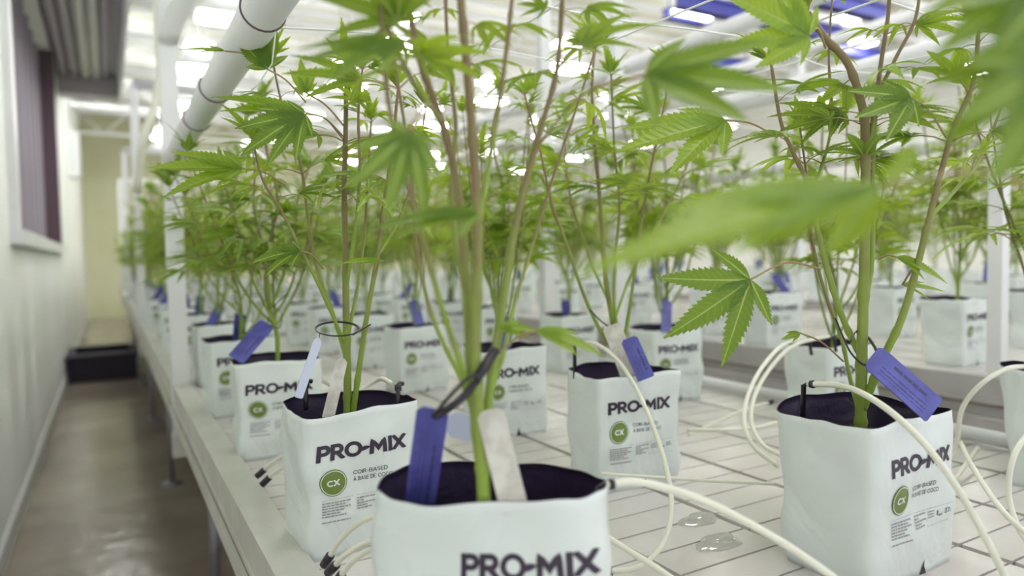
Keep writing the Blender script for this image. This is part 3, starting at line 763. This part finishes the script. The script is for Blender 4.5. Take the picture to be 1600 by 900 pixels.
# ---- hero plants, branch by branch
def custom(items, root, pet_mb):
    """leaves seen clearly: centre, tip of the middle leaflet, joint on the stem, face direction"""
    for (kind, ctr, tip, joint, nrm, mt, seed, wide, spread, droop) in items:
        d = tip - ctr; mb = leaf_mb(kind, d.length, 18, 0, seed, droop, wide, spread)
        me = leaf_mesh('fan_leaf', mb, mt); o = link('fan_leaf', me, root)
        m = Matrix.Translation(ctr) @ frame_of(d, nrm); o.matrix_basis = Matrix.Translation(-V(root.location)) @ m
        if joint:
            mid = (ctr + joint) / 2 + V((0, 0, (ctr - joint).length * .10))
            pb = MB(); pb.tube(smooth([joint, mid, ctr], 6), .0013, 6); po = pb.build('petiole', M_pet, o); po.matrix_parent_inverse = (Matrix.Translation(ctr) @ frame_of(d, nrm)).inverted()
def hero_plant(x, y, z, bm, stems, lab, seed, zlo, rz=0, base=.95, dens=.7, cust=(), step=.06, near=.46, grp='potted cannabis plants', extra=()):
    t = empty('potted_cannabis_plant', (x, y, z)); tag(t, lab, 'potted plant', grp)
    g = add_bag(t, bm); g.rotation_euler = (0, 0, rz)
    for o in t.children:
        if o.name.startswith('soil'): o.rotation_euler = (0, 0, rz)
    rnd = random.Random(seed); o0 = V((x, y, z)); paths = []
    for i, (pts, r0, r1, wgt) in enumerate(stems):
        pth = smooth(pts, 7); loc = [q - o0 for q in pth]
        me = stem_mesh('main_stem' if i == 0 else 'branch', [(loc, r0, r1)]); link('main_stem' if i == 0 else 'branch', me, t)
        if wgt > 0: paths.append((loc, wgt))
    it = place_leaves(paths, rnd, zlo - z, step, base, dens)
    keep = []
    for ix, m, sc in it:
        p = m.translation + o0; tipw = p + (m.to_3x3() @ V((0, .13 * sc, 0)))
        if min(depth(p), depth(tipw)) < near: continue
        sx, sy, _ = px(tipw); q = px(p)
        keep.append((sc * (1 if ix < 4 else .4), ix, m, sc))
    keep.sort(key=lambda k: -k[0])
    for _, ix, m, sc in keep[:95 - len(cust)]:
        o = link('fan_leaf', LM[ix], t); o.matrix_basis = m @ Matrix.Scale(sc, 4)
    rest = [(ix, m, sc) for _, ix, m, sc in keep[95 - len(cust):]]
    if rest:
        mb = merge_leaves(rest, LV, 'small_leaves'); o = link('small_leaves', leaf_mesh('small_leaves', mb, M_leaf2), t); o['kind'] = 'stuff'
    custom(cust, t, None)
    return t
CAMD = -_F
def fc(a=0, b_=0): return (CAMD + a * V((0, 0, 1)) + b_ * _R).normalized()
PA = lambda *a: [at(x, y, D) for x, y, D in a]

# A: the nearest plant
ax, ay = .300, .570
sA = [
 (PA((757, 830, .615), (755, 760, .615), (742, 640, .615), (733, 520, .615), (725, 400, .62), (712, 280, .63), (690, 190, .63), (655, 90, .62), (630, -40, .61)), .0060, .0028, .8),
 (PA((757, 800, .61), (752, 700, .61), (742, 560, .61), (745, 430, .60), (745, 330, .60), (735, 170, .60), (720, 0, .60), (712, -90, .60)), .0064, .0032, .7),
 (PA((757, 700, .62), (765, 610, .63), (785, 480, .64), (800, 380, .65), (820, 290, .66), (845, 200, .67), (870, 110, .68), (880, -20, .68)), .0048, .0022, .8),
 (PA((742, 640, .615), (712, 545, .60), (690, 480, .58), (668, 400, .57), (640, 300, .56), (612, 190, .56), (600, 90, .56), (590, -60, .56)), .0030, .0016, .7),
 (PA((745, 660, .62), (720, 590, .64), (690, 530, .66), (668, 470, .68), (650, 380, .70), (640, 250, .72), (620, 120, .73), (600, 0, .73)), .0026, .0013, .8),
 (PA((765, 620, .63), (790, 540, .67), (805, 470, .70), (830, 390, .73), (860, 290, .76), (900, 170, .78), (930, 80, .79)), .0026, .0012, .8),
 (PA((733, 470, .615), (715, 400, .63), (705, 300, .66), (712, 200, .68), (700, 80, .69), (695, -30, .69)), .0030, .0016, .7),
 (PA((745, 360, .60), (760, 280, .61), (775, 190, .62), (790, 90, .62), (800, 0, .62), (808, -60, .62)), .0028, .0016, .7),
 (PA((690, 190, .63), (660, 150, .61), (628, 95, .59), (600, 30, .58)), .0026, .0016, .6)]
cA = [
 (5, at(1008, 117, .50), at(1262, 132, .46), at(838, 230, .66), fc(.5), M_leaf, 31, .13, 1.0, .05),
 (7, at(628, 72, .50), at(448, 97, .47), at(655, 95, .62), fc(1.2, -.2), M_leaf, 32, .16, 1, .1),
 (7, at(640, 205, .47), at(600, 340, .46), at(690, 190, .63), fc(-.1, .5), M_leaf, 33, .13, .9, .1),
 (5, at(748, 335, .52), at(560, 355, .50), at(745, 420, .60), fc(2.5), M_leaf, 34, .14, .8, .12),
 (3, at(835, 517, .62), at(950, 545, .62), at(772, 560, .62), fc(1.6), M_leaf2, 35, .13, .6, .1),
 (3, at(780, 515, .62), at(848, 510, .63), at(772, 545, .62), fc(1.0), M_leaf2, 36, .14, .7, .15)]
hero_plant(ax, ay, .75, BAG_A, sA, 'leafy cannabis plant in the nearest white grow bag, front centre, stems crossing the whole picture', 5, 1.30, rz=math.radians(-34), dens=.85, cust=cA, near=.49)

# B: second in the aisle-side row, in focus
sB = [
 (PA((543, 660, 1.06), (543, 600, 1.06), (541, 500, 1.06), (540, 400, 1.05), (538, 300, 1.05), (540, 210, 1.05), (541, 120, 1.05)), .0068, .0030, .9),
 (PA((550, 655, 1.06), (562, 570, 1.05), (574, 490, 1.04), (590, 400, 1.03), (600, 320, 1.03), (612, 240, 1.02), (622, 140, 1.02)), .0048, .0020, .9),
 (PA((541, 560, 1.06), (520, 490, 1.07), (495, 420, 1.08), (482, 350, 1.10), (470, 260, 1.10), (440, 160, 1.08), (425, 90, 1.06)), .0034, .0014, .9),
 (PA((541, 540, 1.06), (500, 450, 1.01), (470, 390, .99), (440, 330, .97), (410, 280, .96), (395, 220, .95)), .0026, .0012, .8),
 (PA((545, 520, 1.06), (560, 440, 1.10), (570, 360, 1.14), (575, 270, 1.15), (580, 190, 1.16)), .0030, .0014, .9),
 (PA((543, 440, 1.05), (556, 350, 1.03), (562, 260, 1.01), (560, 180, 1.0), (566, 110, 1.0)), .0030, .0014, .9),
 (PA((590, 400, 1.03), (625, 340, 1.05), (650, 260, 1.07), (665, 170, 1.08)), .0026, .0012, .9)]
cB = [
 (5, at(378, 263, .95), at(225, 262, .92), at(447, 290, 1.0), fc(.9, -.2), M_leaf2, 41, .13, .8, .12),
 (7, at(476, 178, .92), at(372, 238, .90), at(538, 220, 1.05), fc(.3, .3), M_leaf, 42, .13, .75, .15),
 (5, at(478, 176, .96), at(318, 148, .93), at(538, 215, 1.05), fc(1.4), M_leaf2, 43, .12, .5, .1),
 (5, at(418, 108, 1.0), at(400, 30, 1.02), at(478, 160, 1.0), fc(.2), M_leaf, 44, .17, .9, .2),
 (3, at(352, 80, 1.02), at(276, 72, 1.0), at(420, 108, 1.0), fc(1.5), M_leaf2, 45, .13, .8, .1),
 (5, at(470, 392, .98), at(390, 400, .97), at(505, 420, 1.04), fc(.8), M_leaf, 46, .16, .9, .25),
 (3, at(602, 408, .95), at(528, 408, .92), at(585, 430, 1.03), fc(2.2), M_leaf2, 47, .14, .5, .1),
 (5, at(478, 145, 1.0), at(470, 90, 1.0), at(540, 200, 1.05), fc(.2), M_leaf2, 48, .16, .9, .1)]
hero_plant(.300, 1.010, .75, BAGS[0], sB, 'leafy cannabis plant in a sharp white grow bag, second in the aisle-side row', 6, 1.24, rz=.06, dens=.85, cust=cB, near=.7)

# F: the right front plant
sF = [
 (PA((1345, 700, .93), (1345, 640, .93), (1347, 540, .92), (1350, 430, .92), (1352, 320, .91), (1352, 230, .90), (1348, 170, .89), (1325, 100, .88), (1290, 60, .87), (1262, 20, .86)), .0078, .0038, .9),
 (PA((1346, 645, .93), (1375, 570, .91), (1408, 500, .89), (1432, 420, .88), (1452, 340, .87), (1470, 270, .87), (1490, 200, .86), (1520, 130, .85), (1530, 40, .85)), .0056, .0022, .9),
 (PA((1346, 560, .93), (1318, 500, .94), (1295, 430, .94), (1275, 350, .94), (1268, 300, .94), (1240, 240, .93), (1220, 190, .92), (1205, 100, .92)), .0044, .0020, .9),
 (PA((1344, 650, .93), (1328, 590, .95), (1315, 530, .97), (1290, 460, .99), (1270, 380, 1.0), (1262, 290, 1.0), (1250, 200, 1.0)), .0032, .0014, .8),
 (PA((1350, 480, .92), (1362, 400, .93), (1362, 300, .93), (1366, 200, .93), (1375, 110, .92), (1388, 20, .92), (1390, -50, .92)), .0042, .0022, .9),
 (PA((1352, 260, .91), (1362, 200, .90), (1372, 150, .88), (1400, 90, .87), (1430, 30, .86), (1440, -40, .86)), .0030, .0018, .8),
 (PA((1268, 300, .94), (1290, 240, .98), (1300, 180, 1.0), (1295, 90, 1.0), (1300, 0, 1.0)), .0024, .0013, .8),
 (PA((1452, 340, .87), (1490, 300, .90), (1530, 250, .93), (1560, 180, .95), (1580, 110, .95)), .0026, .0013, .8)]
cF = [
 (5, at(1172, 437, .86), at(1036, 538, .84), at(1281, 420, .94), fc(.15), M_leaf, 51, .135, 1.08, .06),
 (7, at(1264, 55, .74), at(1132, -12, .71), at(1290, 75, .87), fc(.1), M_leaf2, 52, .14, .9, .1),
 (5, at(1133, 188, .95), at(966, 240, .92), at(1215, 215, .93), fc(.8), M_leaf2, 53, .13, .8, .1),
 (3, at(1400, 402, .88), at(1480, 438, .87), at(1374, 405, .92), fc(1.4), M_leaf2, 54, .15, .7, .15),
 (5, at(1424, 152, .83), at(1330, 190, .81), at(1478, 215, .87), fc(.4), M_leaf, 55, .15, 1, .1),
 (3, at(1250, 520, .98), at(1222, 530, .98), at(1318, 565, .96), fc(.8), M_leaf2, 56, .16, .8, .1),
 (3, at(1410, 445, .9), at(1480, 458, .9), at(1438, 410, .88), fc(1.5), M_leaf2, 57, .1, .7, .1)]
hero_plant(.862, .567, .75, BAG_F, sF, 'leafy cannabis plant in the large sharp white grow bag at lower right', 7, 1.26, rz=.03, dens=.82, cust=cF, near=.62)

# G: middle plant with the white stake and blue tag
sG = [
 (PA((972, 590, 1.29), (970, 560, 1.29), (955, 490, 1.30), (945, 420, 1.30), (938, 320, 1.31), (930, 230, 1.31), (925, 140, 1.31), (930, 60, 1.31)), .0060, .0022, .9),
 (PA((972, 560, 1.29), (960, 480, 1.28), (962, 400, 1.28), (968, 320, 1.27), (960, 230, 1.27), (955, 120, 1.27)), .0034, .0016, .9),
 (PA((972, 550, 1.29), (984, 480, 1.28), (995, 400, 1.26), (1010, 300, 1.25), (1030, 200, 1.24), (1050, 110, 1.24)), .0034, .0016, .9),
 (PA((968, 560, 1.29), (940, 520, 1.27), (912, 460, 1.25), (885, 380, 1.23), (862, 320, 1.22), (845, 240, 1.22), (820, 150, 1.2)), .0040, .0016, .8),
 (PA((960, 500, 1.29), (990, 420, 1.36), (1040, 330, 1.42), (1080, 240, 1.45), (1100, 150, 1.45)), .0028, .0013, .9),
 (PA((955, 480, 1.30), (920, 400, 1.38), (890, 300, 1.42), (880, 200, 1.44)), .0028, .0013, .9)]
hero_plant(.805, 1.005, .75, BAGS[2], sG, 'leafy cannabis plant in a white grow bag behind the front pair, beside a blue tag', 8, 1.25, rz=-.10, dens=1.0, base=1.1, near=.9)

# Q: a plant just outside the right edge whose leaves hang into the picture
qx, qy = .86, .06
sQ = [
 ([V((qx, qy, .93)), V((qx, qy, 1.1)), V((qx - .01, qy, 1.3)), V((qx, qy + .01, 1.5))], .0068, .003, 0),
 ([V((qx, qy, 1.0)), V((.78, .09, 1.12)), at(1700, 400, .50), at(1720, 250, .45), at(1760, 60, .42), at(1780, -60, .42)], .0034, .002, 0)]
cQ = [
 (3, at(1378, 290, .35), at(885, 405, .30), at(1700, 380, .49), fc(1.5), M_leaf2, 61, .108, .36, .05),
 (1, at(1372, 296, .35), at(1290, 400, .34), None, fc(.3), M_leaf2, 65, .22, 1, .1),
 (1, at(1385, 288, .35), at(1440, 215, .36), None, fc(.5), M_leaf2, 66, .16, 1, .1),
 (7, at(1668, 100, .33), at(1548, 275, .31), at(1735, 150, .43), fc(.35, .3), M_leaf, 62, .17, .85, .05),
 (7, at(1690, 150, .36), at(1500, 130, .35), at(1745, 150, .43), fc(.3, .2), M_leaf, 67, .15, .8, .05),
 (5, at(1640, 60, .37), at(1495, 225, .36), at(1745, 120, .43), fc(.2), M_leaf, 68, .14, .8, .05),
 (7, at(1650, -40, .36), at(1470, 65, .35), at(1765, 20, .42), fc(.6), M_leaf, 63, .15, .7, .1),
 (5, at(1690, 60, .38), at(1560, 40, .37), at(1745, 100, .43), fc(.5), M_leaf, 64, .17, .8, .1)]
hero_plant(qx, qy, .75, BAGS[0], sQ, 'large blurred fan leaves of a cannabis plant just beyond the right edge', 9, 9, cust=cQ)

# ------------------------------------------------------------------ tags, stakes and ties of the front plants
tagplate('plant_tag', at(677, 638, .605), at(652, 812, .655), .028, fc(), M_blue, 'blue plant tag standing in the nearest grow bag, tied with black zip tie', 'plant tag', 'blue plant tags',
         zt=[([at(677, 650, .600), at(700, 622, .585), at(730, 592, .59), at(748, 585, .60), at(742, 600, .605), at(715, 628, .60), at(690, 645, .60), at(677, 650, .598)], .0034),
             ([at(742, 592, .595), at(755, 578, .60), at(765, 560, .61), at(775, 545, .62)], .0046)])
tagplate('name_card', at(700, 660, .66), at(742, 672, .66), .024, fc(), M_ltag, 'pale lavender card beside the stem of the nearest plant', 'plant tag', None, False, body='card')
tagplate('stake_label', at(765, 640, .605), at(805, 800, .60), .024, fc(), M_wtag, 'off-white stake label leaning on the stem in the nearest grow bag', 'stake label', 'white stake labels', False)
tagplate('plant_tag', at(498, 528, .99), at(466, 622, .97), .012, fc(-.2, .6), M_ltag, 'pale blue tag hanging from a black zip tie ring on the second aisle-side plant', 'plant tag', None, False,
         zt=[([at(527 + 34 * math.cos(a), 514 + 11 * math.sin(a), 1.02 - .035 * math.sin(a)) for a in [2 * PI * k / 14 for k in range(15)]], .0018), ([at(552, 523, 1.03), at(562, 517, 1.0), at(579, 507, .99)], .0020), ([at(500, 520, 1.0), at(498, 530, .99)], .001)])
tagplate('stake_label', at(535, 560, 1.04), at(512, 655, 1.01), .017, fc(0, .3), M_wtag, 'curled off-white stake label leaning on the second aisle-side plant', 'stake label', 'white stake labels', False)
tagplate('plant_tag', at(1362, 556, .86), at(1460, 642, .84), .040, fc(.9, -.2), M_blue, 'large blue plant tag hanging over the rim of the right front bag', 'plant tag', 'blue plant tags',
         zt=[([at(1305, 497, .89), at(1318, 528, .88), at(1330, 552, .87), at(1350, 570, .86), at(1368, 567, .86), at(1368, 545, .88), at(1352, 523, .94), at(1338, 518, .92), at(1328, 535, .88)], .0024)])
tagplate('plant_tag', at(982, 528, 1.22), at(1010, 592, 1.20), .030, fc(.1), M_blue, 'blue plant tag leaning in the grow bag behind the front pair', 'plant tag', 'blue plant tags')
tagplate('stake_label', at(955, 508, 1.26), at(990, 600, 1.22), .034, fc(0, -.2), M_wtag, 'off-white stake label behind the stem, beside the blue tag of the middle bag', 'stake label', 'white stake labels', False,
         zt=[([at(922, 484, 1.24), at(935, 498, 1.25), at(950, 510, 1.27)], .0022)])
tagplate('plant_tag', at(418, 505, 1.50), at(368, 562, 1.44), .036, fc(.1), M_blue, 'blue plant tag on the third plant of the aisle-side row, with dark lettering', 'plant tag', 'blue plant tags',
         zt=[([at(418, 505, 1.50), at(425, 480, 1.52), at(440, 490, 1.50), at(436, 512, 1.48), at(420, 508, 1.49)], .0014), ([at(428, 478, 1.52), at(450, 458, 1.52)], .0014)])

# ------------------------------------------------------------------ drip tubes with their elbow drippers and wall fittings
def drip(pts, lab, r=.0038, stake=None, fitting=None):
    pts = [V(q) for q in pts]; t = empty('drip_tube', pts[0]); tag(t, lab, 'drip tube', 'cream drip irrigation tubes')
    o = pts[0]; b = MB(); b.tube([q - o for q in smooth(pts, 8)], r, 10); b.build('tubing', M_tube, t)
    if stake:     # black elbow stake pushed into the bag beside the rim
        s = V(stake) - o; d = (pts[1] - pts[0]).normalized(); b = MB()
        b.tube([V((0, 0, 0)) + d * .006, V((0, 0, 0)), V((0, 0, 0)) - d * .006 + V((0, 0, -.002)), s + V((0, 0, 0))], .0034, 8); b.tube([V((0, 0, 0)) + d * .004, d * .009], .0052, 10)
        b.build('dripper_stake', M_blk, t)
    if fitting:
        e = pts[-1] - o; d = (pts[-2] - pts[-1]).normalized(); b = MB(); b.tube([e - d * .004, e + d * .014], .0058, 8); b.build('barb_fitting', M_blk, t)
    return t
drip(PA((1262, 600, .925), (1310, 602, .89), (1350, 616, .84), (1400, 650, .79), (1450, 700, .76), (1492, 757, .75), (1530, 822, .745), (1570, 900, .735), (1590, 950, .73)), 'cream drip tube arching over the front of the right front bag', stake=at(1254, 668, .92))
drip(PA((945, 758, .655), (990, 753, .66), (1050, 765, .67), (1110, 787, .68), (1180, 823, .685), (1245, 862, .68), (1320, 915, .67)), 'thick cream drip tube running from the nearest bag to the lower right', stake=at(938, 795, .655))
drip(PA((903, 537, 1.27), (930, 537, 1.26), (962, 560, 1.22), (990, 600, 1.15), (1018, 660, 1.06), (1038, 720, 1.0), (1049, 780, .95), (1042, 835, .91), (1015, 875, .89), (985, 890, .89), (940, 893, .90)), 'cream drip tube drooping from the middle bag down to the bench', r=.0036, stake=at(898, 592, 1.27), fitting=True)
drip(PA((1262, 528, 1.50), (1225, 538, 1.42), (1190, 575, 1.34), (1168, 620, 1.28), (1163, 665, 1.22), (1180, 700, 1.17), (1215, 728, 1.13)), 'outer loop of the paired cream drip tubes left of the right front bag', r=.0040, stake=at(1268, 555, 1.50))
drip(PA((1300, 524, 1.50), (1240, 540, 1.44), (1200, 580, 1.37), (1177, 625, 1.30), (1175, 665, 1.24), (1195, 698, 1.18), (1230, 715, 1.13)), 'inner loop of the paired cream drip tubes left of the right front bag', r=.0040, stake=at(1306, 550, 1.50))
drip(PA((1605, 572, 1.16), (1570, 577, 1.14), (1530, 603, 1.15), (1503, 640, 1.2), (1495, 690, 1.25), (1480, 720, 1.26)), 'cream drip tube arching from the right edge bag to behind the front bag', stake=at(1612, 600, 1.18))
drip(PA((1640, 660, .98), (1605, 680, .98), (1582, 720, .97), (1577, 780, .97), (1600, 840, .94), (1640, 880, .9)), 'cream drip tube hanging in front of the bag at the right edge')
drip(PA((600, 803, .82), (565, 815, .85), (535, 840, .87), (508, 880, .88)), 'upper of the three cream drip tubes between the two aisle-side bags', fitting=True, r=.0036)
drip(PA((600, 843, .80), (570, 850, .82), (540, 867, .83), (515, 893, .84)), 'middle of the three cream drip tubes between the two aisle-side bags', fitting=True, r=.0036)
drip(PA((600, 852, .77), (572, 862, .79), (548, 880, .80), (525, 910, .81)), 'lower of the three cream drip tubes between the two aisle-side bags', fitting=True, r=.0036)
drip(PA((462, 705, 1.20), (440, 714, 1.22), (420, 728, 1.23), (404, 742, 1.23)), 'short cream drip tube entering a black fitting behind the second aisle-side bag', fitting=True, r=.0036)
drip(PA((462, 722, 1.15), (445, 728, 1.17), (425, 742, 1.18), (412, 755, 1.18)), 'second short cream drip tube beside the bench rail', fitting=True, r=.0036)
drip(PA((950, 840, .86), (985, 862, .84), (1030, 890, .82), (1080, 925, .80)), 'cream drip tube on the bench slats at the bottom edge')
drip(PA((1075, 680, 1.50), (1120, 660, 1.52), (1165, 640, 1.56), (1205, 628, 1.62)), 'cream drip tube lying on the bench toward the pipe grommets', fitting=True)
drip(PA((1075, 672, 1.45), (1130, 672, 1.38), (1180, 668, 1.38), (1215, 660, 1.4)), 'lower cream drip tube lying on the bench behind the paired loops')
drip(PA((940, 740, 1.06), (1060, 748, 1.10), (1120, 752, 1.08), (1210, 756, 1.06)), 'thin cream drip tube crossing the bench between the middle and right bags', r=.0025)
drip(PA((1500, 690, 1.22), (1520, 730, 1.05), (1560, 790, .95), (1600, 830, .92), (1660, 870, .9)), 'cream drip tube lying on the bench right of the front bag')
drip(PA((1528, 700, 1.36), (1512, 722, 1.30), (1495, 745, 1.24), (1470, 780, 1.2)), 'short cream drip tube from the pipe grommet beside the right front bag', r=.0042)
drip(PA((610, 598, 1.10), (596, 592, 1.13), (580, 600, 1.16), (560, 612, 1.18)), 'small cream drip tube curled at the back rim of the second aisle-side bag')
for q, st, lab in [((478, 600, 1.05), (478, 640, 1.03), 'black dripper stake at the left rim of the second aisle-side bag'), ((622, 604, 1.06), (622, 645, 1.04), 'black dripper stake at the right rim of the second aisle-side bag')]:
    b = MB(); a, c = at(*q), at(*st); b.tube([c, a, a + V((.004, .004, .004)), a + V((.010, .006, .002))], .0036, 8); b.tube([a + V((0, 0, .003)), a + V((0, 0, -.006))], .0055, 8)
    tag(b.build('dripper_stake', M_blk), lab, 'dripper stake', 'black dripper stakes')
